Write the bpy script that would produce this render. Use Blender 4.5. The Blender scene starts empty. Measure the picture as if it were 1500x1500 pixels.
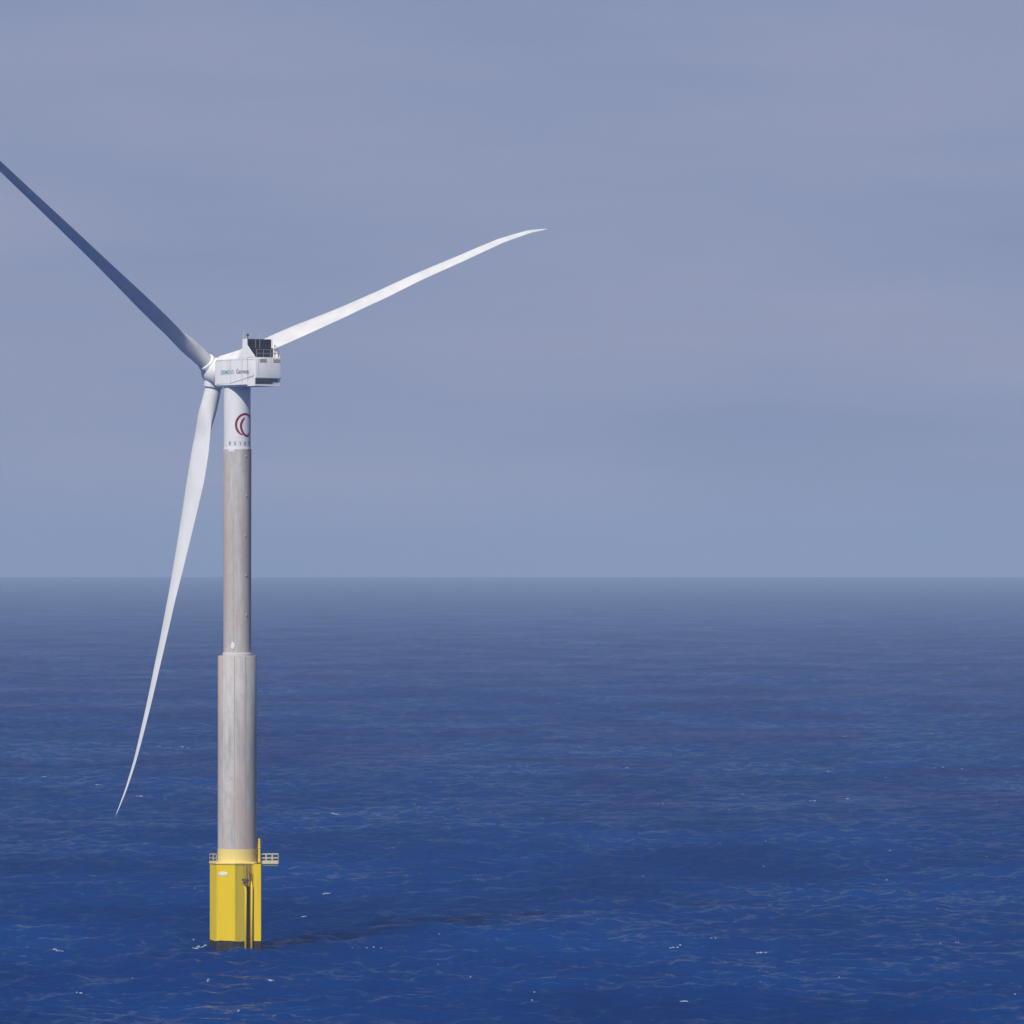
import bpy, bmesh, math, random
import numpy as np
from mathutils import Vector, Matrix

random.seed(7)
S = bpy.context.scene
C = S.collection
R = math.radians

# ------------------------------------------------------------------ camera
CAM_H = 58.03
cam = bpy.data.objects.new('camera', bpy.data.cameras.new('camera'))
C.objects.link(cam)
cam.location = (0, 0, CAM_H)
cam.rotation_euler = (R(90), 0, 0)
cam.data.sensor_width = 36
cam.data.lens = 9800 / 1500 * 36
cam.data.shift_y = 67 / 1500
cam.data.clip_start = 1
cam.data.clip_end = 60000
S.camera = cam
S.cycles.use_denoising = True

# ------------------------------------------------------------------ sun and sky
SUN_EL, SUN_AZ = 46, 204          # azimuth clockwise from +Y (north): behind the camera, to the left
sd = Vector((math.sin(R(SUN_AZ)) * math.cos(R(SUN_EL)), math.cos(R(SUN_AZ)) * math.cos(R(SUN_EL)), math.sin(R(SUN_EL))))
sun = bpy.data.objects.new('sun', bpy.data.lights.new('sun', 'SUN'))
C.objects.link(sun)
sun.data.energy = 4.0
sun.data.angle = R(0.5)
sun.data.color = (1.0, 0.955, 0.90)
sun.rotation_euler = sd.to_track_quat('Z', 'Y').to_euler()
sun.location = (-60, 900, 200)

W = bpy.data.worlds.new('World')
S.world = W
W.use_nodes = True
nt = W.node_tree
nt.nodes.clear()
def wn(t, **k):
    n = nt.nodes.new(t)
    for a, b in k.items(): setattr(n, a, b)
    return n
sky = wn('ShaderNodeTexSky', sky_type='NISHITA', sun_disc=False)
sky.sun_elevation = R(SUN_EL); sky.sun_rotation = R(SUN_AZ)
sky.altitude = 0; sky.air_density = 1.0; sky.dust_density = 0.6; sky.ozone_density = 4.0
bg = wn('ShaderNodeBackground'); bg.inputs[1].default_value = 0.05
out = wn('ShaderNodeOutputWorld')
# a thin even veil of high cloud in front of the clear sky, with long faint bands
tc = wn('ShaderNodeTexCoord')
mp = wn('ShaderNodeMapping'); mp.inputs['Scale'].default_value = (7.0, 7.0, 42.0); mp.inputs['Rotation'].default_value = (0, R(2.0), 0)
nz = wn('ShaderNodeTexNoise'); nz.inputs['Scale'].default_value = 1.4; nz.inputs['Detail'].default_value = 5; nz.inputs['Roughness'].default_value = 0.5
rp = wn('ShaderNodeValToRGB')
rp.color_ramp.elements[0].position = 0.30; rp.color_ramp.elements[0].color = (4.75, 5.76, 9.20, 1)
rp.color_ramp.elements[1].position = 0.72; rp.color_ramp.elements[1].color = (6.35, 6.88, 9.95, 1)
mx = wn('ShaderNodeMix', data_type='RGBA')
sep = wn('ShaderNodeSeparateXYZ')
vr = wn('ShaderNodeMapRange'); vr.inputs['From Min'].default_value = 0.086; vr.inputs['From Max'].default_value = 0.24
vr.inputs['To Min'].default_value = 0.94; vr.inputs['To Max'].default_value = 0.04
L = nt.links.new
L(tc.outputs['Generated'], mp.inputs[0]); L(mp.outputs[0], nz.inputs[0]); L(nz.outputs[0], rp.inputs[0])
L(tc.outputs['Generated'], sep.inputs[0]); L(sep.outputs[2], vr.inputs[0]); L(vr.outputs[0], mx.inputs[0])
L(sky.outputs[0], mx.inputs[6]); L(rp.outputs[0], mx.inputs[7]); L(mx.outputs[2], bg.inputs[0]); L(bg.outputs[0], out.inputs[0])

S.view_settings.view_transform = 'Standard'
S.view_settings.look = 'None'
S.view_settings.exposure = 0
S.view_settings.gamma = 1

# ------------------------------------------------------------------ materials
def mat(name, col, rough=0.5, metal=0.0, spec=0.5, build=None):
    m = bpy.data.materials.new(name); m.use_nodes = True
    n = m.node_tree; b = n.nodes['Principled BSDF']
    b.inputs['Base Color'].default_value = (*col, 1)
    b.inputs['Roughness'].default_value = rough
    b.inputs['Metallic'].default_value = metal
    b.inputs['Specular IOR Level'].default_value = spec
    if build: build(n, b)
    return m
def noise(n, scale, detail=4, rough=0.55, vec=(1, 1, 1), rot=(0, 0, 0), coord='Object'):
    t = n.nodes.new('ShaderNodeTexCoord'); m = n.nodes.new('ShaderNodeMapping'); m.inputs['Scale'].default_value = vec
    m.inputs['Rotation'].default_value = rot
    z = n.nodes.new('ShaderNodeTexNoise'); z.inputs['Scale'].default_value = scale
    z.inputs['Detail'].default_value = detail; z.inputs['Roughness'].default_value = rough
    n.links.new(t.outputs[coord], m.inputs[0]); n.links.new(m.outputs[0], z.inputs[0])
    return z.outputs[0]
def ramp(n, src, stops):
    r = n.nodes.new('ShaderNodeValToRGB'); e = r.color_ramp.elements
    while len(e) < len(stops): e.new(0.5)
    for i, (p, c) in enumerate(stops): e[i].position = p; e[i].color = (*c, 1) if len(c) == 3 else c
    n.links.new(src, r.inputs[0]); return r.outputs[0]
def mixc(n, f, a, b, mode='MIX'):
    m = n.nodes.new('ShaderNodeMix'); m.data_type = 'RGBA'; m.blend_type = mode
    for s, v in ((0, f), (6, a), (7, b)):
        if hasattr(v, 'is_output') or isinstance(v, bpy.types.NodeSocket): n.links.new(v, m.inputs[s])
        elif s == 0: m.inputs[0].default_value = v
        else: m.inputs[s].default_value = (*v, 1)
    return m.outputs[2]
def math_(n, op, a, b=0.0):
    m = n.nodes.new('ShaderNodeMath'); m.operation = op
    for i, v in enumerate((a, b)):
        if isinstance(v, bpy.types.NodeSocket): n.links.new(v, m.inputs[i])
        else: m.inputs[i].default_value = v
    return m.outputs[0]
def bump(n, b, h, strength=0.3, dist=0.05):
    p = n.nodes.new('ShaderNodeBump'); p.inputs['Strength'].default_value = strength; p.inputs['Distance'].default_value = dist
    n.links.new(h, p.inputs['Height']); n.links.new(p.outputs[0], b.inputs['Normal'])

def b_white(n, b):       # gelcoat with faint grime
    s = noise(n, 0.45, 5, 0.6, (1, 1, 0.35))
    c = ramp(n, s, [(0.30, (0.70, 0.70, 0.69)), (0.62, (0.80, 0.80, 0.80))])
    n.links.new(c, b.inputs['Base Color'])
def b_nacelle(n, b):
    s = noise(n, 0.9, 6, 0.65, (1, 1, 0.25)); t = noise(n, 2.6, 3, 0.5)
    c = ramp(n, s, [(0.28, (0.70, 0.68, 0.64)), (0.45, (0.85, 0.845, 0.835)), (0.65, (0.90, 0.90, 0.90))])
    c = mixc(n, ramp(n, t, [(0.56, (0, 0, 0)), (0.75, (0.35, 0.35, 0.35))]), c, (0.72, 0.67, 0.56))
    n.links.new(c, b.inputs['Base Color'])
def b_concrete(n, b):
    s = noise(n, 0.6, 8, 0.7, (2.2, 2.2, 0.22)); p = noise(n, 1.0, 7, 0.75, (1, 1, 0.7)); w = noise(n, 0.16, 3, 0.5, (2.0, 2.0, 0.22))
    g = noise(n, 6.0, 4, 0.7)
    c = ramp(n, s, [(0.30, (0.37, 0.345, 0.325)), (0.47, (0.51, 0.48, 0.455)), (0.66, (0.62, 0.59, 0.56))])
    c = mixc(n, ramp(n, w, [(0.42, (0, 0, 0)), (0.58, (0.8, 0.8, 0.8))]), c, (0.49, 0.385, 0.33))
    c = mixc(n, ramp(n, p, [(0.49, (0, 0, 0)), (0.68, (0.6, 0.6, 0.6))]), c, (0.38, 0.365, 0.35))
    c = mixc(n, ramp(n, g, [(0.55, (0, 0, 0)), (0.75, (0.35, 0.35, 0.35))]), c, (0.68, 0.66, 0.64))
    n.links.new(c, b.inputs['Base Color']); bump(n, b, g, 0.4, 0.03)
def yellow(base, dark, amt):
    def f(n, b):
        s = noise(n, 0.8, 5, 0.6, (1.6, 1.6, 0.16)); g = noise(n, 2.2, 5, 0.65)
        c = mixc(n, ramp(n, s, [(0.50, (0, 0, 0)), (0.72, (amt, amt, amt))]), base, dark)
        c = mixc(n, ramp(n, g, [(0.60, (0, 0, 0)), (0.74, (0.4, 0.4, 0.4))]), c, tuple(v * 0.72 for v in base))
        n.links.new(c, b.inputs['Base Color'])
    return f
def b_growth(n, b):
    s = noise(n, 1.5, 6, 0.7)
    c = ramp(n, s, [(0.42, (0.010, 0.007, 0.008)), (0.60, (0.028, 0.022, 0.020)), (0.74, (0.16, 0.13, 0.09))])
    n.links.new(c, b.inputs['Base Color']); bump(n, b, s, 0.8, 0.1)

M_BLADE = mat('white_blade_gelcoat', (0.75, 0.75, 0.76), 0.42, build=b_white)
M_NAC = mat('white_nacelle_panel', (0.70, 0.70, 0.70), 0.45, build=b_nacelle)
M_STEEL = mat('white_steel_paint', (0.66, 0.67, 0.69), 0.45, build=b_white)
M_CONC = mat('weathered_concrete', (0.4, 0.38, 0.37), 0.85, spec=0.2, build=b_concrete)
M_JOINT = mat('joint_mortar', (0.36, 0.34, 0.325), 0.9, spec=0.1)
M_COLLAR = mat('pale_mortar', (0.55, 0.53, 0.51), 0.85, spec=0.2)
M_YEL = mat('marine_yellow_paint', (0.66, 0.42, 0.012), 0.55, spec=0.25, build=yellow((0.82, 0.58, 0.004), (0.66, 0.46, 0.015), 0.6))
M_OLIVE = mat('olive_yellow', (0.60, 0.48, 0.03), 0.7, spec=0.25, build=yellow((0.60, 0.48, 0.03), (0.42, 0.36, 0.04), 0.8))
M_PALEY = mat('faded_yellow_paint', (0.68, 0.50, 0.17), 0.6, spec=0.25, build=yellow((0.84, 0.66, 0.22), (0.70, 0.46, 0.12), 0.6))
M_GALV = mat('pale_galvanised_rail', (0.66, 0.59, 0.36), 0.5, 0.0)
M_GROW_SHADE = mat('growth_and_gap_shade', (0.03, 0.025, 0.025), 0.7, build=b_growth)  # waterline growth; its dark tone also paints the shadow between the fender tubes
M_DARK = mat('dark_radiator', (0.018, 0.020, 0.032), 0.5)
M_SLAT = mat('grey_radiator_slat', (0.09, 0.09, 0.11), 0.5)
M_GREY = mat('grey_steel', (0.26, 0.27, 0.29), 0.5, 0.3)
M_VENT = mat('dull_vent_grille', (0.36, 0.34, 0.31), 0.6)
M_RUST = mat('rusty_steel', (0.10, 0.055, 0.03), 0.8, build=lambda n, b: n.links.new(ramp(n, noise(n, 3, 5), [(0.4, (0.04, 0.025, 0.02)), (0.65, (0.20, 0.10, 0.04))]), b.inputs['Base Color']))
M_TEAL = mat('teal_lettering', (0.14, 0.38, 0.43), 0.5)
M_INK = mat('dark_lettering', (0.13, 0.125, 0.16), 0.5)
M_MAROON = mat('maroon_emblem', (0.23, 0.010, 0.05), 0.45)
M_PANEL = mat('clean_white_panel', (0.80, 0.78, 0.79), 0.45)
M_SEAM = mat('grey_panel_seam', (0.36, 0.36, 0.37), 0.6)
M_FOAM = mat('sea_foam', (0.30, 0.35, 0.41), 0.9, spec=0.1)

# ------------------------------------------------------------------ helpers
def link(name, bm, m, parent=None, smooth=False, label=None):
    me = bpy.data.meshes.new(name)
    if smooth:
        for f in bm.faces: f.smooth = True
    bm.normal_update(); bm.to_mesh(me); bm.free()
    me.materials.append(m)
    o = bpy.data.objects.new(name, me); C.objects.link(o)
    if parent: o.parent = parent
    if label: o['label'] = label
    return o
def add_box(bm, lo, hi, M=Matrix()):
    vs = [bm.verts.new(M @ Vector((x, y, z))) for x in (lo[0], hi[0]) for y in (lo[1], hi[1]) for z in (lo[2], hi[2])]
    for f in ((0, 1, 3, 2), (4, 6, 7, 5), (0, 4, 5, 1), (2, 3, 7, 6), (0, 2, 6, 4), (1, 5, 7, 3)):
        bm.faces.new([vs[i] for i in f])
def add_tube(bm, pts, r, n=10, cap=True):
    pts = [Vector(p) for p in pts]; rings = []
    for i, p in enumerate(pts):
        d = (pts[min(i + 1, len(pts) - 1)] - pts[max(i - 1, 0)]).normalized()
        u = d.cross(Vector((0.123, 0.345, 0.93) if abs(d.z) < .9 else (1, 0.1, 0))).normalized(); v = d.cross(u)
        rr = r[i] if isinstance(r, (list, tuple)) else r
        rings.append([bm.verts.new(p + rr * (math.cos(2 * math.pi * k / n) * u + math.sin(2 * math.pi * k / n) * v)) for k in range(n)])
    for a, b in zip(rings, rings[1:]):
        for k in range(n): bm.faces.new((a[k], a[(k + 1) % n], b[(k + 1) % n], b[k]))
    if cap: bm.faces.new(rings[0][::-1]); bm.faces.new(rings[-1])
def add_loft(bm, rings, cap=True):
    vr = [[bm.verts.new(p) for p in r] for r in rings]; n = len(vr[0])
    for a, b in zip(vr, vr[1:]):
        for k in range(n): bm.faces.new((a[k], a[(k + 1) % n], b[(k + 1) % n], b[k]))
    if cap: bm.faces.new(vr[0][::-1]); bm.faces.new(vr[-1])
    bmesh.ops.recalc_face_normals(bm, faces=bm.faces)
def lathe_z(bm, prof, n=96, cx=0, cy=0, cap=True):
    add_loft(bm, [[Vector((cx + r * math.cos(2 * math.pi * k / n), cy + r * math.sin(2 * math.pi * k / n), z)) for k in range(n)] for r, z in prof], cap)
def add_prism(bm, poly, y0, y1, M=Matrix()):
    a = [bm.verts.new(M @ Vector((x, y0, z))) for x, z in poly]; b = [bm.verts.new(M @ Vector((x, y1, z))) for x, z in poly]
    n = len(poly)
    bm.faces.new(a); bm.faces.new(b[::-1])
    for k in range(n): bm.faces.new((a[k], b[k], b[(k + 1) % n], a[(k + 1) % n]))
    bmesh.ops.recalc_face_normals(bm, faces=bm.faces)
def bevel(bm, w, seg=2):
    bmesh.ops.bevel(bm, geom=[e for e in bm.edges if e.is_manifold and e.calc_face_angle(0) > 0.5], offset=w, segments=seg, affect='EDGES', profile=0.6)
def shade_auto(o, ang=35):
    me = o.data
    for p in me.polygons: p.use_smooth = True
    bm = bmesh.new(); bm.from_mesh(me)
    for e in bm.edges:
        if not e.is_manifold or e.calc_face_angle(0) > R(ang): e.smooth = False
    bm.to_mesh(me); bm.free(); return o
def text_verts(s, size, spacing=1.0, bold=0.0):
    cu = bpy.data.curves.new('lettering', 'FONT'); cu.body = s; cu.size = size; cu.space_character = spacing
    cu.offset = bold; cu.extrude = 0; cu.resolution_u = 3
    o = bpy.data.objects.new('lettering', cu); C.objects.link(o)
    dg = bpy.context.evaluated_depsgraph_get(); me = bpy.data.meshes.new_from_object(o.evaluated_get(dg))
    v = [tuple(p.co) for p in me.vertices]; f = [tuple(p.vertices) for p in me.polygons]
    bpy.data.objects.remove(o); bpy.data.curves.remove(cu); bpy.data.meshes.remove(me)
    return v, f

# ------------------------------------------------------------------ sea
SEA_END = 20000
def b_water():
    m = bpy.data.materials.new('sea_water'); m.use_nodes = True
    n = m.node_tree; n.nodes.clear()
    gust = noise(n, 0.016, 5, 0.6, (1, 0.42, 1), (0, 0, R(6)))
    # slopes of the waves too small for the mesh, as a field of surface tilts
    g = n.nodes.new('ShaderNodeNewGeometry'); acc = g.outputs['Normal']
    for sc, am, det, vec, rot in ((0.045, 1.0, 8, (0.8, 1.2, 1), 10), (0.21, 0.9, 5, (0.85, 1.1, 1), -14), (0.90, 1.0, 5, (0.9, 1.1, 1), 7)):
        t = n.nodes.new('ShaderNodeTexCoord'); mp_ = n.nodes.new('ShaderNodeMapping'); mp_.inputs['Scale'].default_value = vec; mp_.inputs['Rotation'].default_value = (0, 0, R(rot))
        z = n.nodes.new('ShaderNodeTexNoise'); z.inputs['Scale'].default_value = sc; z.inputs['Detail'].default_value = det; z.inputs['Roughness'].default_value = 0.72
        n.links.new(t.outputs['Object'], mp_.inputs[0]); n.links.new(mp_.outputs[0], z.inputs[0])
        a1 = n.nodes.new('ShaderNodeVectorMath'); a1.operation = 'SUBTRACT'; a1.inputs[1].default_value = (0.5, 0.5, 0.5); n.links.new(z.outputs['Color'], a1.inputs[0])
        a2 = n.nodes.new('ShaderNodeVectorMath'); a2.operation = 'MULTIPLY'; a2.inputs[1].default_value = (am, am, 0); n.links.new(a1.outputs[0], a2.inputs[0])
        a3 = n.nodes.new('ShaderNodeVectorMath'); a3.operation = 'ADD'; n.links.new(acc, a3.inputs[0]); n.links.new(a2.outputs[0], a3.inputs[1]); acc = a3.outputs[0]
    bp = n.nodes.new('ShaderNodeVectorMath'); bp.operation = 'NORMALIZE'; n.links.new(acc, bp.inputs[0])
    sss = n.nodes.new('ShaderNodeSubsurfaceScattering'); sss.falloff = 'BURLEY'; sss.inputs['Scale'].default_value = 30.0; sss.inputs['Radius'].default_value = (0.6, 0.9, 1.0)
    dif = n.nodes.new('ShaderNodeBsdfDiffuse'); body = n.nodes.new('ShaderNodeMixShader'); body.inputs[0].default_value = 0.03
    glo = n.nodes.new('ShaderNodeBsdfGlossy'); glo.inputs['Roughness'].default_value = 0.07
    fr = n.nodes.new('ShaderNodeFresnel'); fr.inputs[0].default_value = 1.333; mixs = n.nodes.new('ShaderNodeMixShader'); o = n.nodes.new('ShaderNodeOutputMaterial')
    for d in (dif, glo, fr): n.links.new(bp.outputs[0], d.inputs['Normal'])
    n.links.new(sss.outputs[0], body.inputs[1]); n.links.new(dif.outputs[0], body.inputs[2])
    c = ramp(n, gust, [(0.36, (0.0002, 0.0220, 0.128)), (0.64, (0.0004, 0.0380, 0.182))])
    n.links.new(c, dif.inputs['Color']); n.links.new(c, sss.inputs['Color'])
    gf = n.nodes.new('ShaderNodeMapRange'); gf.inputs['From Min'].default_value = 0.35; gf.inputs['From Max'].default_value = 0.65; gf.inputs['To Min'].default_value = 0.27; gf.inputs['To Max'].default_value = 0.72
    n.links.new(gust, gf.inputs[0]); f = math_(n, 'MULTIPLY', math_(n, 'POWER', fr.outputs[0], 3.2), gf.outputs[0])
    n.links.new(f, mixs.inputs[0]); n.links.new(body.outputs[0], mixs.inputs[1]); n.links.new(glo.outputs[0], mixs.inputs[2])
    n.links.new(mixs.outputs[0], o.inputs['Surface'])
    return m
rs = np.random.RandomState(11)
NC = 130
lam = np.where(np.arange(NC) < 105, np.exp(rs.uniform(np.log(2.8), np.log(11.0), NC)), np.exp(rs.uniform(np.log(11.0), np.log(34.0), NC))); kk = 2 * np.pi / lam
dirs = np.radians(-98) + rs.normal(0, 1.0, NC)                   # wind blowing roughly toward the viewer
slope = np.where(lam < 11, 0.034, 0.018)
amp = slope * 1.0 / kk * rs.uniform(0.6, 1.4, NC); ph = rs.uniform(0, 2 * np.pi, NC)
def wave_height(X, Y):
    Z = np.zeros_like(X)
    g = 0.80 + 0.35 * np.sin(X / 61 + 1.3 * np.sin(Y / 170)) * np.sin(Y / 97 + 0.8 * np.sin(X / 83 + 1))
    for k, d, a, p, l in zip(kk, dirs, amp, ph, lam):
        t = k * (X * math.cos(d) + Y * math.sin(d)) + p
        w = 1.0 if l > 7 else (np.clip((3550 - Y) / 600, 0, 1) if l > 4.2 else np.clip((1440 - Y) / 200, 0, 1))
        Z += w * a * (np.sin(t) - 0.18 * np.cos(2 * t))
    return Z * g
bands = [(790, 1450, 190, 0.60, 0), (1450, 3600, 420, 1.35, 0), (3600, 6500, 800, 2.6, 0)]
VV, FF, base = [], [], 0
for y0, y1, hx, st, lm in bands:
    xs = np.linspace(-hx, hx, int(2 * hx / st) + 1); ys_ = np.linspace(y0, y1, int((y1 - y0) / st) + 1)
    X, Y = np.meshgrid(xs, ys_); Z = wave_height(X, Y)
    tp = np.clip((hx - np.abs(X)) / 25, 0, 1)
    if y1 == 6500: tp = tp * np.clip((6500 - Y) / 1800, 0, 1)
    if y0 == 790: tp = tp * np.clip((Y - 790) / 12, 0, 1)
    Z = Z * tp
    VV.append(np.stack([X, Y, Z], -1).reshape(-1, 3)); ny, nx = X.shape
    idx = (np.arange(ny * nx).reshape(ny, nx) + base)
    FF.append(np.stack([idx[:-1, :-1], idx[:-1, 1:], idx[1:, 1:], idx[1:, :-1]], -1).reshape(-1, 4)); base += ny * nx
flat = [(-9000, -40, 9000, 790), (-9000, 6500, 9000, SEA_END)]
for y0, y1, hx, st, lm in bands: flat += [(-9000, y0, -hx, y1), (hx, y0, 9000, y1)]
for x0, y0, x1, y1 in flat:
    VV.append(np.array([(x0, y0, 0), (x1, y0, 0), (x1, y1, 0), (x0, y1, 0)], float)); FF.append(np.arange(base, base + 4).reshape(1, 4)); base += 4
VV = np.concatenate(VV); FF = np.concatenate(FF)
me = bpy.data.meshes.new('sea'); me.vertices.add(len(VV)); me.vertices.foreach_set('co', VV.astype(np.float32).ravel())
me.loops.add(FF.size); me.loops.foreach_set('vertex_index', FF.ravel().astype(np.int32))
me.polygons.add(len(FF)); me.polygons.foreach_set('loop_start', np.arange(0, FF.size, 4, dtype=np.int32))
me.polygons.foreach_set('use_smooth', np.ones(len(FF), dtype=bool)); me.update(calc_edges=True)
me.materials.append(b_water())
sea = bpy.data.objects.new('sea', me); C.objects.link(sea)
sea['kind'] = 'structure'; sea['label'] = 'deep blue open sea with small wind waves'

# ------------------------------------------------------------------ haze
hm = bpy.data.materials.new('sea_haze'); hm.use_nodes = True
hn = hm.node_tree; hn.nodes.clear()
pv = hn.nodes.new('ShaderNodeVolumePrincipled'); ho = hn.nodes.new('ShaderNodeOutputMaterial')
pv.inputs['Color'].default_value = (0.51, 0.68, 0.99, 1); pv.inputs['Anisotropy'].default_value = -0.15; pv.inputs['Density'].default_value = 0.000090
hn.links.new(pv.outputs[0], ho.inputs['Volume'])
bm = bmesh.new(); add_box(bm, (-9100, -140, -4.0), (9100, SEA_END + 100, 150))
haze = link('haze', bm, hm); haze['kind'] = 'stuff'; haze['label'] = 'pale blue haze over the sea'

# ------------------------------------------------------------------ wind turbine
TX, TY = -40.89, 995.6
root = bpy.data.objects.new('wind_turbine', None); C.objects.link(root)
root.location = (TX, TY, 0)
root['label'] = 'white three bladed offshore wind turbine on concrete tower with yellow base'
root['category'] = 'wind turbine'

# ---- foundation: octagonal yellow caisson with marine growth at the waterline
def octagon(rad, rot=0.0):
    return [(rad * math.cos(R(rot + 45 * k)), rad * math.sin(R(rot + 45 * k))) for k in range(8)]
def oct_ring(rad, z, rot=0.0): return [Vector((x, y, z)) for x, y in octagon(rad, rot)]
OFX = -0.22                                    # the caisson sits a touch left of the tower axis
bm = bmesh.new(); add_loft(bm, [oct_ring(3.86, 0.80), oct_ring(3.86, 12.55)]); bevel(bm, 0.05, 2)
fnd = link('foundation', bm, M_YEL, root); fnd.location.x = OFX
bm = bmesh.new(); rings = []
tops = [1.18 + random.uniform(-0.04, 0.04) + 0.06 * math.sin(j * 0.31) + 0.04 * math.sin(j * 0.83) for j in range(96)]
for q in range(12):
    ring_ = []
    for j in range(96):
        k, f = divmod(j, 12); a, b = [Vector((*octagon(3.885)[(k + e) % 8], 0)) for e in (0, 1)]
        p_ = a.lerp(b, f / 12) * (1 + random.uniform(0, 0.010)); p_.z = -4 + (tops[j] + 4) * q / 11; ring_.append(p_)
    rings.append(ring_)
add_loft(bm, rings)
wl = link('waterline_growth', bm, M_GROW_SHADE, fnd, label='dark band of marine growth round the foot of the yellow base')
# thin sheet of darker olive yellow over the face beside the boat landing
def face_sheet(rot0, t0, t1, z0, z1, m, name, parent, off=0.012):
    a = Vector((3.86 * math.cos(R(rot0)), 3.86 * math.sin(R(rot0)), 0)); b = Vector((3.86 * math.cos(R(rot0 + 45)), 3.86 * math.sin(R(rot0 + 45)), 0))
    nrm = Vector((a.y - b.y, b.x - a.x, 0)).normalized(); mid = (a + b) / 2
    if nrm.dot(mid) < 0: nrm = -nrm
    bm = bmesh.new(); N = 14
    for s in (off, -0.02): pass
    P = [a.lerp(b, t0 + (t1 - t0) * i / N) + nrm * off for i in range(N + 1)]
    lo = [bm.verts.new(p + Vector((0, 0, z0))) for p in P]; hi = [bm.verts.new(p + Vector((0, 0, z1))) for p in P]
    for i in range(N): bm.faces.new((lo[i], lo[i + 1], hi[i + 1], hi[i]))
    return link(name, bm, m, parent)

face_sheet(270, 0.03, 0.97, 0.85, 12.5, M_OLIVE, 'olive_panel', fnd)['label'] = 'olive face of the yellow base beside the boat landing'
# white oval plaque on the face left of centre
def front_point(deg, z, off=0.0):              # point on the octagon face plane hit at azimuth deg
    k = math.floor(deg / 45); mid = R(45 * k + 22.5); ap = 3.86 * math.cos(R(22.5))
    d = ap / math.cos(R(deg) - mid)
    p = Vector((d * math.cos(R(deg)), d * math.sin(R(deg)), z)); nn = Vector((math.cos(mid), math.sin(mid), 0))
    return p + nn * off, nn
p, nn = front_point(241, 11.15)
tt = Vector((-nn.y, nn.x, 0)); bm = bmesh.new()
ring = lambda o, s: [p + nn * o + tt * (0.72 * s * math.cos(a)) + Vector((0, 0, 0.30 * s * math.sin(a))) for a in [2 * math.pi * k / 32 for k in range(32)]]
add_loft(bm, [ring(0.0, 1), ring(0.035, 1), ring(0.05, 0.93)]); link('plaque', bm, M_PANEL, fnd, label='white oval plaque on the yellow wall')

# ---- platform
bm = bmesh.new(); add_loft(bm, [oct_ring(3.98, 12.553), oct_ring(3.98, 12.80)]); bevel(bm, 0.03, 1)
plat = link('platform', bm, M_PALEY, root, label='pale yellow working deck on top of the base'); plat.location.x = OFX
bm = bmesh.new(); add_box(bm, (3.2, -1.9, 12.56), (6.2, 1.4, 12.79)); 
for y in (-1.7, 1.2): add_box(bm, (3.0, y, 12.30), (6.1, y + 0.16, 12.557))
wing = link('deck_wing', bm, M_GALV, root, label='deck bay jutting out to the side with pale railing')
def railing(parent, pts, z0, h=1.15, rr=0.045, posts=1.6, m=M_GALV, rails=(0.5, 1.0), toe=True):
    bm = bmesh.new()
    for a, b in zip(pts, pts[1:]):
        a = Vector((*a, 0)); b = Vector((*b, 0)); n = max(1, round((b - a).length / posts))
        for i in range(n + 1):
            q = a.lerp(b, i / n); add_tube(bm, [q + Vector((0, 0, z0)), q + Vector((0, 0, z0 + h))], rr, 8)
        for k in rails: add_tube(bm, [a + Vector((0, 0, z0 + h * k)), b + Vector((0, 0, z0 + h * k))], rr, 8)
        if toe:
            d = (b - a).normalized(); add_tube(bm, [a + Vector((0, 0, z0 + 0.07)), b + Vector((0, 0, z0 + 0.07))], 0.05, 6)
    return link('railing', bm, m, parent)
oc = octagon(3.88)
railing(plat, [oc[i % 8] for i in (1, 2, 3, 4)], 12.8)                    # far and left side, seen past the tower
railing(plat, [oc[4], oc[5]], 12.8)
railing(wing, [(3.4, -1.82), (6.12, -1.82), (6.12, 1.32), (3.4, 1.32)], 12.79, posts=1.0)

# ---- tower
bm = bmesh.new(); lathe_z(bm, [(2.92, 12.80), (2.92, 14.75)]); bandy = shade_auto(link('tower_band', bm, M_PALEY, root, label='faded yellow band at the foot of the concrete tower'))
bm = bmesh.new(); lathe_z(bm, [(2.90, 14.75), (2.89, 30), (2.875, 43.40), (2.84, 43.46), (2.0, 43.465)]); low = shade_auto(link('lower_tower', bm, M_CONC, root, label='wider lower concrete tower section'))
bm = bmesh.new(); lathe_z(bm, [(2.20, 43.47), (2.20, 43.80), (2.10, 43.92)]); shade_auto(link('collar', bm, M_COLLAR, low, label='pale ring where the two tower sections meet'))
bm = bmesh.new(); lathe_z(bm, [(2.07, 43.80), (2.08, 58), (2.11, 74.16)]); up = shade_auto(link('upper_tower', bm, M_CONC, root, label='narrower upper concrete tower section'))
bm = bmesh.new(); lathe_z(bm, [(2.01, 74.16), (2.01, 78.7), (1.99, 83.5)]); stl = shade_auto(link('steel_tower_top', bm, M_STEEL, root, label='white steel top section of the tower'))
bm = bmesh.new(); lathe_z(bm, [(2.06, 74.16), (2.06, 74.34), (2.012, 74.38)]); shade_auto(link('flange', bm, M_STEEL, stl))
def on_cyl(r, deg, z): a = R(-90 + deg); return Vector((r * math.cos(a), r * math.sin(a), z))
# pale hatch low on the upper section
bm = bmesh.new()
for o, s in ((2.05, 1.0), (2.13, 1.0), (2.15, 0.85)):
    pass
ring = lambda r, s: [on_cyl(r, -16 + 8.5 * s * math.cos(a) , 44.95 + 0.50 * s * math.sin(a)) for a in [2 * math.pi * k / 24 for k in range(24)]]
add_loft(bm, [ring(2.05, 1), ring(2.14, 1), ring(2.16, 0.85)]); link('hatch', bm, M_PANEL, up, label='small white rounded hatch just above the tower step')
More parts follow.
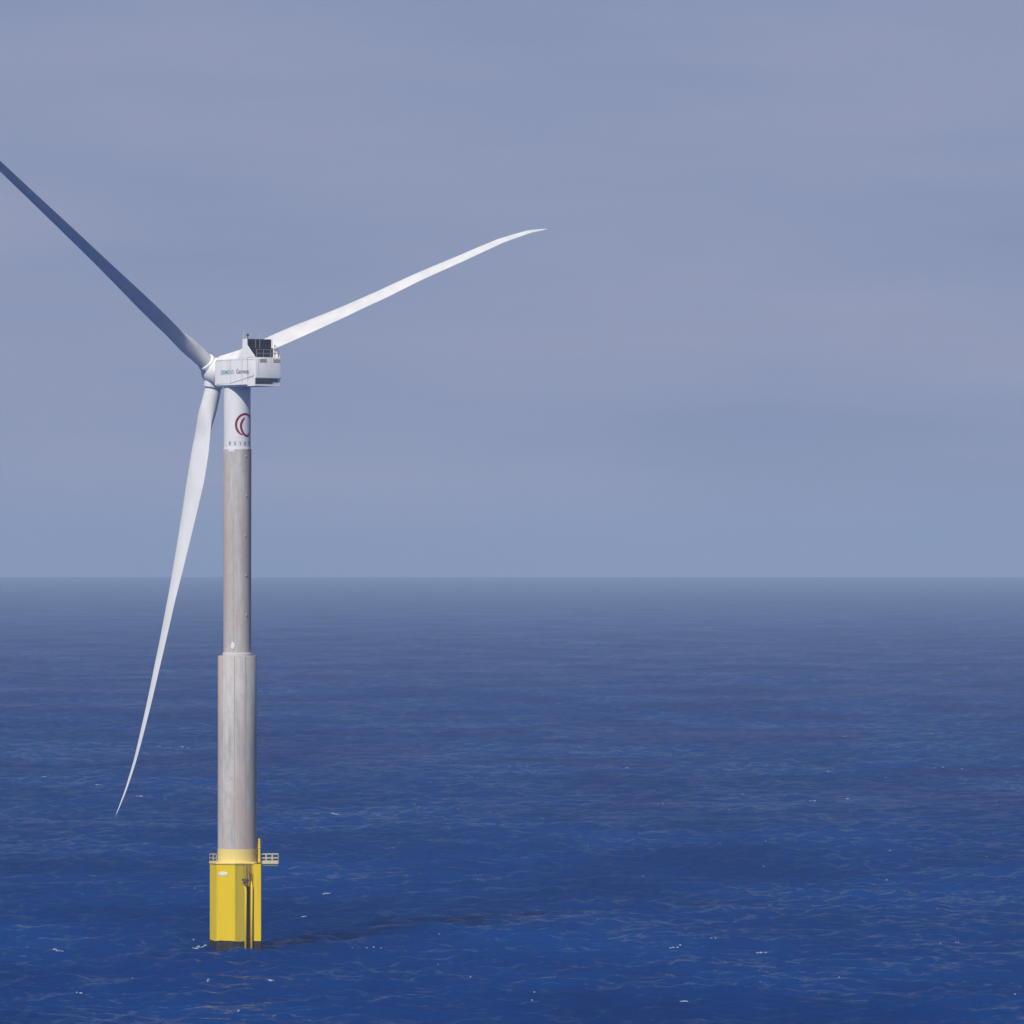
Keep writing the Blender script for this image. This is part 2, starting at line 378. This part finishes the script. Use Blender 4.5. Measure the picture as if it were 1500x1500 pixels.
# repaired patches at the top of the concrete, white paint drips below the flange
def cyl_patch(d0, d1, z0, z1, r, m, name, parent, thick=0.0):
    bm = bmesh.new(); N = 10
    lo = [bm.verts.new(on_cyl(r, d0 + (d1 - d0) * i / N, z0)) for i in range(N + 1)]
    hi = [bm.verts.new(on_cyl(r, d0 + (d1 - d0) * i / N, z1)) for i in range(N + 1)]
    for i in range(N): bm.faces.new((lo[i], lo[i + 1], hi[i + 1], hi[i]))
    return link(name, bm, m, parent, smooth=True)
cyl_patch(-36, -9, 73.82, 74.157, 2.118, M_STEEL, 'cover_plate', up)
cyl_patch(46, 88, 73.95, 74.157, 2.118, M_GREY, 'cable_tray', up)
bm = bmesh.new()
bm.free()
for k in range(5):
    bm = bmesh.new(); add_tube(bm, [on_cyl(2.14, 40 + 3 * math.sin(k * 2.1), 73.3 - 5.9 * k), on_cyl(2.14, 40 + 3 * math.sin(k * 2.1), 73.05 - 5.9 * k)], 0.07, 8)
    link('lifting_anchor', bm, M_COLLAR, up)

def seam(deg, z0, z1, r, parent):
    bm = bmesh.new(); add_loft(bm, [[on_cyl(rr, deg + d, z) for rr, d in ((r - 0.02, -1.0), (r + 0.015, -0.8), (r + 0.015, 0.8), (r - 0.02, 1.0))] for z in (z0, z1)]); link('panel_joint', bm, M_JOINT, parent)
seam(-6, 14.8, 43.38, 2.89, low); seam(28, 14.8, 43.38, 2.89, low); seam(-48, 14.8, 43.38, 2.89, low)
seam(-14, 43.95, 73.8, 2.085, up)
# ---- emblem and lettering on the steel section
cyl_patch(-9, 87, 75.95, 79.75, 2.022, M_PANEL, 'emblem_panel', stl)['label'] = 'square white panel carrying the emblem'
def stroke(bm, pts, w, z0, deg0, r):
    pts = [Vector(p) for p in pts]; fine = []
    for i in range(len(pts) - 1):
        p0, p1, p2, p3 = pts[max(i - 1, 0)], pts[i], pts[i + 1], pts[min(i + 2, len(pts) - 1)]
        for k in range(6):
            t = k / 6
            fine.append(0.5 * ((2 * p1) + (p2 - p0) * t + (2 * p0 - 5 * p1 + 4 * p2 - p3) * t * t + (3 * p1 - p0 - 3 * p2 + p3) * t ** 3))
    fine.append(pts[-1]); n = len(fine); prev = None
    for i, q in enumerate(fine):
        d = (fine[min(i + 1, n - 1)] - fine[max(i - 1, 0)]).normalized(); nn = Vector((-d.y, d.x))
        u = i / (n - 1); ww = w / 2 * min(1, 0.35 + u * 6, 0.35 + (1 - u) * 6)
        pr = [bm.verts.new(on_cyl(r, deg0 + math.degrees(x / 2.01), z0 + y)) for x, y in ((q + nn * ww), (q - nn * ww))]
        if prev: bm.faces.new((prev[0], prev[1], pr[1], pr[0]))
        prev = pr
    bmesh.ops.recalc_face_normals(bm, faces=bm.faces)
bm = bmesh.new()
A = [(1.46 * math.cos(R(t)), 1.60 * math.sin(R(t))) for t in range(252, -61, -12)]
B = [(-0.14, 1.10), (-0.45, 0.72), (-0.68, 0.22), (-0.72, -0.25), (-0.58, -0.80), (-0.28, -1.30), (0.18, -1.58), (0.62, -1.48), (1.0, -1.12)]
stroke(bm, A, 0.34, 77.78, 39, 2.030)
link('emblem', bm, M_MAROON, stl, label='maroon emblem of two interlocking curved strokes')
bm = bmesh.new(); stroke(bm, B, 0.34, 77.74, 39, 2.034); link('emblem', bm, M_MAROON, stl, label='inner maroon stroke of the emblem')
for i, ch in enumerate('ESTEYCO'):
    v, f = text_verts(ch, 0.72, bold=0.02); xs = [p[0] for p in v]; cx = (min(xs) + max(xs)) / 2
    bm = bmesh.new(); vv = [bm.verts.new(on_cyl(2.018, -29.5 + 22.6 * i + math.degrees((p[0] - cx) / 2.018), 74.78 + p[1])) for p in v]
    for q in f:
        try: bm.faces.new([vv[k] for k in q])
        except ValueError: pass
    link('letter', bm, M_INK, stl)

# ---- nacelle (local frame: X to the rear, Y to the far side, Z up)
PSI = 0.657
NM = Matrix.Rotation(-(math.pi / 2 - PSI), 4, 'Z')
def section(x, w, zb, zs, zt, wt, r=0.25):
    pts = [(-w + r, zb), (w - r, zb), (w, zb + r), (w, zs), (w - 0.12, zs + 0.18), (wt, zt - 0.04), (wt * 0.6, zt), (-wt * 0.6, zt), (-wt, zt - 0.04), (-w + 0.12, zs + 0.18), (-w, zs), (-w, zb + r)]
    return [NM @ Vector((x, y, z)) for y, z in pts]
bm = bmesh.new()
add_loft(bm, [section(-3.05, 1.75, 83.75, 86.9, 87.55, 1.2), section(-2.75, 2.12, 83.52, 87.2, 87.95, 1.5), section(-2.2, 2.28, 83.44, 87.4, 88.10, 1.65),
              section(0.2, 2.32, 83.42, 87.5, 88.45, 1.7), section(2.6, 2.32, 83.42, 87.55, 88.85, 1.7), section(4.7, 2.32, 83.42, 87.6, 89.1, 1.8),
              section(5.9, 2.32, 83.42, 87.6, 89.1, 1.8)])
nac = shade_auto(link('nacelle', bm, M_NAC, root, label='white boxy nacelle with lettering on its side'), 28)
bm = bmesh.new(); add_prism(bm, [(5.903, 84.52), (8.02, 84.52), (7.80, 87.66), (5.903, 87.66)], -2.30, 2.30, NM); bevel(bm, 0.07, 2)
rear = shade_auto(link('rear_housing', bm, M_NAC, nac, label='rear part of the nacelle under the cooler'))
bm = bmesh.new(); add_box(bm, (5.903, -2.32, 83.42), (7.75, -2.20, 84.515), NM); link('side_skirt', bm, M_NAC, nac)
bm = bmesh.new(); add_box(bm, (5.903, -2.19, 83.43), (7.78, 2.30, 83.60), NM); add_box(bm, (7.62, 2.14, 83.60), (7.76, 2.28, 84.515), NM)
add_box(bm, (7.72, -2.19, 83.60), (7.78, 2.13, 83.68), NM)
link('lower_deck', bm, M_NAC, nac, label='open maintenance deck under the rear housing')
bm = bmesh.new(); add_box(bm, (5.91, -2.19, 84.0), (7.6, 2.1, 84.50), NM); link('underside_machinery', bm, M_GREY, nac)
# fins
for y0, y1 in ((-2.335, -2.20), (2.20, 2.335)):
    bm = bmesh.new()
    add_prism(bm, [(3.4, 87.62), (4.3, 88.55), (4.62, 89.25), (4.66, 90.50), (5.72, 90.50), (5.80, 89.45), (7.78, 87.72), (7.78, 87.665), (5.93, 87.665), (5.93, 87.62)], y0, y1, NM)
    link('cooler_fin', bm, M_NAC, nac, label='white triangular side plate beside the roof cooler')
# cooler
bm = bmesh.new(); add_box(bm, (5.0, -2.195, 89.12), (5.55, 2.195, 90.42), NM); add_box(bm, (5.91, -2.195, 87.67), (6.05, 2.195, 89.10), NM)
cool = link('roof_cooler', bm, M_DARK, nac, label='dark louvred cooler across the nacelle roof')
bm = bmesh.new()
for k in range(4): add_box(bm, (5.56, -2.19, 89.25 + 0.30 * k), (5.66, 2.19, 89.33 + 0.30 * k), NM)
for k in range(4): add_box(bm, (6.06, -2.19, 87.85 + 0.30 * k), (6.14, 2.19, 87.91 + 0.30 * k), NM)
link('slat', bm, M_SLAT, cool)
bm = bmesh.new()
for y in (-0.75, 0.0): add_box(bm, (5.67, y, 88.0), (5.75, y + 0.10, 90.45), NM)
link('cooler_frame', bm, M_GREY, cool)
bm = bmesh.new()
def NP(x, y, z): return NM @ Vector((x, y, z))
for y in (-1.9, -0.65, 0.65, 2.05): add_tube(bm, [NP(7.65, y, 87.66), NP(7.65, y, 88.85)], 0.045, 8)
for z in (88.25, 88.83): add_tube(bm, [NP(7.65, -1.9, z), NP(7.65, 2.05, z)], 0.045, 8)
for x in (6.7,): add_tube(bm, [NP(x, 2.05, 87.66), NP(x, 2.05, 89.6)], 0.045, 8)
for z in (88.83, 89.58): add_tube(bm, [NP(6.7, 2.05, z), NP(7.65, 2.05, z - (0 if z < 89 else 0.7))], 0.045, 8)
link('railing', bm, M_GREY, nac, label='thin railing round the rear roof deck')
for y in (-1.5, 1.0):
    bm = bmesh.new(); add_prism(bm, [(7.82, 86.95), (7.89, 86.95), (7.86, 87.42), (7.80, 87.42)], y, y + 1.25, NM); link('vent_grille', bm, M_VENT, rear)
bm = bmesh.new(); add_box(bm, (7.98, -2.28, 84.60), (8.03, 2.28, 84.66), NM); add_prism(bm, [(7.98, 84.9), (8.01, 84.9), (7.83, 87.5), (7.80, 87.5)], -1.75, -1.71, NM); link('panel_seam', bm, M_SEAM, rear)
# masts on the roof
bm = bmesh.new(); add_tube(bm, [NP(4.9, -2.27, 90.503), NP(4.9, -2.27, 91.9)], [0.05, 0.035], 8); add_box(bm, (4.6, -2.4, 90.503), (5.4, -2.1, 90.56), NM)
link('lightning_mast', bm, M_GALV, nac)
bm = bmesh.new(); add_tube(bm, [NP(5.3, -1.85, 90.42), NP(5.3, -1.85, 90.85)], 0.04, 8); add_tube(bm, [NP(5.3, -1.85, 90.85), NP(5.3, -1.85, 90.92), NP(5.3, -1.85, 91.12), NP(5.3, -1.85, 91.2)], [0.08, 0.17, 0.17, 0.07], 12)
link('beacon', bm, M_DARK, nac, label='small dark beacon lamp above the cooler')
bm = bmesh.new(); add_tube(bm, [NP(5.3, 0.3, 90.42), NP(5.3, 0.3, 91.3)], 0.03, 6); add_tube(bm, [NP(5.3, 0.1, 91.2), NP(5.3, 0.5, 91.2)], 0.03, 6); link('wind_sensor', bm, M_GALV, nac)
bm = bmesh.new(); add_tube(bm, [NP(5.3, 1.9, 90.42), NP(5.3, 1.9, 91.0)], 0.03, 6); link('wind_sensor', bm, M_GALV, nac)
# seams on the visible side, lettering
ys = -2.332
bm = bmesh.new()
add_box(bm, (-2.2, ys, 87.33), (7.7, ys + 0.02, 87.365), NM)
for x, z1 in ((1.55, 87.3), (5.88, 87.6), (4.55, 87.3)): add_box(bm, (x, ys - 0.003, 84.0), (x + 0.05, ys + 0.02, z1), NM)
add_prism(bm, [(1.5, 83.86), (1.5, 83.95), (7.6, 85.0), (7.6, 84.92)], ys - 0.006, ys + 0.015, NM)
add_box(bm, (-2.1, ys, 83.86), (1.5, ys + 0.02, 83.90), NM)
link('panel_seam', bm, M_SEAM, nac)
def side_text(s, x0, x1, z0, size, m, label):
    v, f = text_verts(s, size, bold=0.012); xs = [p[0] for p in v]; k = (x1 - x0) / (max(xs) - min(xs)); mn = min(xs)
    bm = bmesh.new(); vv = [bm.verts.new(NP(x0 + (p[0] - mn) * k, -2.345, z0 + p[1])) for p in v]
    for q in f:
        try: bm.faces.new([vv[i] for i in q])
        except ValueError: pass
    link('lettering', bm, m, nac, label=label)
side_text('SIEMENS', -0.95, 2.40, 85.28, 0.88, M_TEAL, 'teal capital lettering on the nacelle side')
side_text('Gamesa', 3.05, 6.25, 85.32, 0.95, M_INK, 'dark lettering on the nacelle side')

# ---- hub and blades: frame fitted to the rotor (a = shaft toward the hub, h and v span the rotor disc)
TILT = 0.111
ax = Vector((-math.sin(PSI) * math.cos(TILT), math.cos(PSI) * math.cos(TILT), math.sin(TILT)))
hv = Vector((math.cos(PSI), math.sin(PSI), 0)); vv_ = hv.cross(ax)
HC = Vector((-44.31, 1000.0, 85.86)) - Vector((TX, TY, 0))
bm = bmesh.new(); n = 48; rings = []
for s, r in ((-2.75, 1.75), (-2.7, 1.8), (-1.75, 1.85), (-1.70, 2.02), (-1.5, 2.12), (-0.6, 2.15), (0.6, 2.05), (1.2, 1.80), (1.7, 1.35), (2.0, 0.8), (2.12, 0.3), (2.14, 0.05)):
    rings.append([HC + ax * s + (hv * math.cos(2 * math.pi * k / n) + vv_ * math.sin(2 * math.pi * k / n)) * r for k in range(n)])
add_loft(bm, rings); hub = shade_auto(link('hub', bm, M_NAC, root, label='rounded white rotor hub in front of the nacelle'), 30)

RR, TH, CONE = 68.383, 0.398, 0.033
PB, PK, FL, SAG, EO = 2.893, 3.997, 0.946, 2.063, 0.114
def itp(x, X, Y): return float(np.interp(x, X, Y))
CS = [0.0, .035, .07, .12, .18, .24, .30, .40, .50, .60, .70, .80, .90, .96, .99, 1.0]
CC = [2.36, 2.36, 2.60, 3.45, 4.35, 4.50, 4.10, 3.32, 2.72, 2.32, 2.00, 1.62, 1.12, .70, .30, .06]
GA = [86, 86, 86, 86, 87, 87, 86, 84, 79, 77, 75, 73, 70, 69, 68, 68]
TK = [1.0, 1.0, .82, .54, .40, .34, .30, .26, .23, .21, .20, .19, .18, .18, .18, .18]
# small bends that differ from blade to blade (gravity and gusts), metres along world X and Z
FIX = {0: ([0, .2, .36, .48, .59, .72, .85, .94, 1], [0, .03, .14, .05, -.08, -.05, -.10, -.05, 0], [0, 0, -.15, -.15, .05, .18, .50, .35, -.20]),
       1: ([0, 1], [0, 0], [0, 0]),
       2: ([0, .04, .11, .24, .38, .52, .66, .8, .87, .94, 1], [0, .12, -.1, .08, 0, -.12, -.10, .08, .20, .16, -.08], [0] * 11)}
def airfoil(t, n=20, blend=0.0):
    pts = []
    for k in range(2 * n):
        a = math.pi * k / n; x = 0.5 * (1 - math.cos(a)) if k <= n else 0.5 * (1 - math.cos(2 * math.pi - a))
        yt = 5 * t * (0.2969 * math.sqrt(max(x, 0)) - 0.126 * x - 0.3516 * x * x + 0.2843 * x ** 3 - 0.1036 * x ** 4)
        y = yt if k <= n else -0.8 * yt
        cx, cy = 0.5 * (1 - math.cos(a)), 0.5 * math.sin(a)
        pts.append((x * (1 - blend) + cx * blend - 0.5, y * (1 - blend) + cy * blend))
    return pts
for k in range(3):
    ang = TH + k * 2 * math.pi / 3
    rad = hv * math.cos(ang) + vv_ * math.sin(ang); tt = -hv * math.sin(ang) + vv_ * math.cos(ang)
    down = Vector((0, 0, -1)); down = down - rad * rad.dot(down)
    rings = []; N = 90
    for i in range(N + 1):
        s = 0.026 + (1 - 0.026) * i / N
        sh = itp(s, [0, .04, .2, .5, .9, 1], [0, 0, 1, .65, .3, 0])
        P = HC + rad * RR * s + ax * CONE * RR * s - (tt * math.cos(FL) - ax * math.sin(FL)) * (PB * s ** PK) - ax * EO * sh + down * SAG * s * s
        fs, fx, fz = FIX[k]; P = P + Vector((itp(s, fs, fx), 0, itp(s, fs, fz)))
        c, g, t = itp(s, CS, CC), R(itp(s, CS, GA)), itp(s, CS, TK)
        bl = min(1, max(0, (0.15 - s) / 0.10)); bl = bl * bl * (3 - 2 * bl)
        d = tt * math.cos(g) + ax * math.sin(g); nn = rad.cross(d).normalized()
        rings.append([P - d * (x * c) + nn * (y * c) for x, y in airfoil(t, 18, bl)])
    bm = bmesh.new(); add_loft(bm, rings)
    lab = ['brightly lit blade reaching up to the right', 'shaded blade reaching up to the left', 'blade hanging down beside the tower'][k]
    bl_ = link('blade', bm, M_BLADE, root, smooth=True, label=lab)
    bm = bmesh.new(); nn = rad.cross(ax).normalized(); m_ = 40
    q = lambda s, r: [HC + rad * s + (ax * math.cos(2 * math.pi * j / m_) + nn * math.sin(2 * math.pi * j / m_)) * r for j in range(m_)]
    add_loft(bm, [q(1.0, 1.42), q(2.30, 1.42), q(2.42, 1.36), q(2.44, 1.20)])
    shade_auto(link('blade_collar', bm, M_NAC, hub))

# ---- boat landing, cable housing, davit crane on the base
def base_at(px, y):                            # x in metres from the tower axis, on the front
    return Vector((px, y, 0))
bl = bmesh.new()
for x, y, zt in ((1.42, -4.35, 9.2), (2.30, -3.95, 9.9)):
    add_tube(bl, [(x - 0.15, y + 0.9, zt + 0.05), (x - 0.05, y + 0.35, zt), (x, y, zt - 0.5), (x, y, 5), (x, y, -3)], 0.17, 14)
for z in (1.6, 5.0, 8.2):
    add_tube(bl, [(1.42, -4.35, z), (1.35, -3.1, z)], 0.10, 8); add_tube(bl, [(2.30, -3.95, z), (2.1, -2.9, z)], 0.10, 8)
land = link('boat_landing', bl, M_YEL, root, smooth=True, label='two upright yellow fender tubes for boats')
bm = bmesh.new()
for x0, x1, y0, y1 in ((1.62, 1.66, -4.1, -4.1), (2.08, 2.12, -3.9, -3.9)): add_tube(bm, [(x0, y0, -1), (x0, y0, 12.5)], 0.05, 8)
for k in range(46): add_tube(bm, [(1.64, -4.1, 0.1 + 0.27 * k), (2.10, -3.9, 0.1 + 0.27 * k)], 0.025, 6, False)
link('ladder', bm, M_RUST, land, label='rusty ladder between the fender tubes')
bm = bmesh.new(); add_box(bm, (1.55, -3.55, 0.5), (2.15, -3.42, 9.3)); link('gap_shade', bm, M_GROW_SHADE, land, label='dark backing standing in for the shaded gap behind the ladder')  # dark box put in for the shadow between the fender tubes
bm = bmesh.new()
for x in (1.15, 1.45, 1.75, 2.0, 2.25):
    add_tube(bm, [(x, -4.05, 12.55), (x + 0.05, -4.15, 11.2), (x * 0.5 + 0.62, -4.25, 10.3)], 0.045, 6)
add_tube(bm, [(0.85, -4.2, 10.35), (1.95, -4.2, 10.15)], 0.16, 8); add_tube(bm, [(1.0, -4.2, 9.7), (1.75, -4.25, 10.2)], 0.10, 8)
add_tube(bm, [(1.1, -4.2, 10.0), (1.6, -4.3, 9.2)], 0.10, 8); add_box(bm, (1.05, -4.35, 9.75), (1.6, -3.9, 10.3))
link('hanging_bracket', bm, M_RUST, land, label='dark rusty bracket hanging from the deck')
bm = bmesh.new(); add_box(bm, (2.55, -3.6, 1.2), (3.66, -1.6, 12.54)); bevel(bm, 0.05, 2)
hous = link('cable_housing', bm, M_YEL, root, label='upright yellow box on the right edge of the base')
bm = bmesh.new(); add_box(bm, (2.57, -3.58, -3), (3.64, -1.6, 1.197)); link('housing_foot', bm, M_GROW_SHADE, hous)
# davit
bm = bmesh.new(); add_tube(bm, [(3.38, -2.2, 12.82), (3.38, -2.2, 13.6), (3.38, -2.2, 16.35)], [0.24, 0.20, 0.16], 14)
add_tube(bm, [(3.38, -2.2, 14.9), (3.38, -2.2, 15.1)], 0.24, 14)
dav = link('davit_crane', bm, M_YEL, root, smooth=False, label='upright yellow davit crane on the deck')
bm = bmesh.new(); add_tube(bm, [(3.38, -2.2, 16.35), (3.45, -2.2, 16.45), (3.75, -2.1, 16.3), (3.85, -2.1, 15.7)], 0.11, 10); link('crane_arm', bm, M_RUST, dav, label='short rusty folded arm')
bm = bmesh.new(); add_tube(bm, [(3.10, -1.9, 12.82), (3.10, -1.9, 15.9)], 0.09, 8); add_box(bm, (2.9, -2.3, 12.85), (3.15, -2.0, 13.9)); link('winch', bm, M_RUST, dav)

# ------------------------------------------------------------------ breaking wavelets
spots = [(458,971),(820,974),(1281,963),(1237,1079),(1366,1077),(918,1126),(1213,1132),(1370,1127),(1385,1129),(1411,1130),(970,1179),(962,1179),(1186,1173),(1194,1175),(1240,1169),
         (205,1172),(173,1095),(270,1095),(491,1192),(999,1391),(990,1390),(1042,1379),(1115,1396),(480,1311),(475,1312),(440,1348),(447,1347),(302,1441),(397,1441),(43,1343),(82,1403),(120,1460),
         (346,1487),(1004,1475),(297,1388),(290,1390),(284,1389),(232,1093),(67,1140),(141,1151),(1125,1125),(977,1147),(1077,1199),(1026,1197),(1122,1238),(536,1393),(520,1391),(700,1290),(640,1420),(860,1240),
         (760,1120),(590,1050),(1330,1030),(1450,1260),(1400,1380),(1230,1440),(780,1470),(610,1180),(1460,1180),(545,940),(1080,920),(1300,1290)]
bm = bmesh.new()
fl = [(px, py, random.choice((0.18, 0.26, 0.36, 0.46)) if i < 40 else random.uniform(0.10, 0.2)) for i, (px, py) in enumerate(spots)]
fl += [(random.uniform(-40, 1540), 1500 - 560 * random.random() ** 1.1, random.choice((0.05, 0.07, 0.10, 0.14))) for _ in range(25)]
fl += [(random.uniform(385, 560), random.uniform(1390, 1394), random.uniform(0.08, 0.16)) for _ in range(2)] + [(random.uniform(280, 312), random.uniform(1385, 1391), random.uniform(0.06, 0.14)) for _ in range(3)]
for px, py, w in fl:
    Y = CAM_H * 9800 / (py - 817); X = (px - 750) * Y / 9800; n = 7
    cand = np.arange(Y - 6, Y + 6, 0.5); Y = float(cand[np.argmax(wave_height(np.full_like(cand, X), cand))])
    for q in range(random.choice((3, 4, 6)) if w > 0.2 else random.choice((1, 2))):
        sp = 0.9 * w + 0.05
        cx, cy = X + random.gauss(0, sp), Y + random.uniform(-0.6, 0.3); ww = w * random.uniform(0.25, 1.0); hh = random.uniform(0.06, 0.17)
        zw = float(wave_height(np.array([cx]), np.array([cy]))[0])
        rings = [[Vector((cx + ww * u + 0.06 * math.sin(u * 5 + q), cy + 0.22 * math.cos(a) * (1 - abs(u) ** 1.5) + random.uniform(-.02, .02), zw - 0.02 + hh * (1 - u * u) * math.sin(a) + random.uniform(0, .03)))
                  for a in [math.pi * j / 6 for j in range(7)]] for u in [-1 + 2 * k / n for k in range(n + 1)]]
        vr_ = [[bm.verts.new(p) for p in r] for r in rings]
        for a, b in zip(vr_, vr_[1:]):
            for k in range(6): bm.faces.new((a[k], a[k + 1], b[k + 1], b[k]))
foam = link('sea_foam', bm, M_FOAM); foam['kind'] = 'stuff'; foam['label'] = 'small white flecks of foam scattered over the waves'; foam['category'] = 'sea foam'
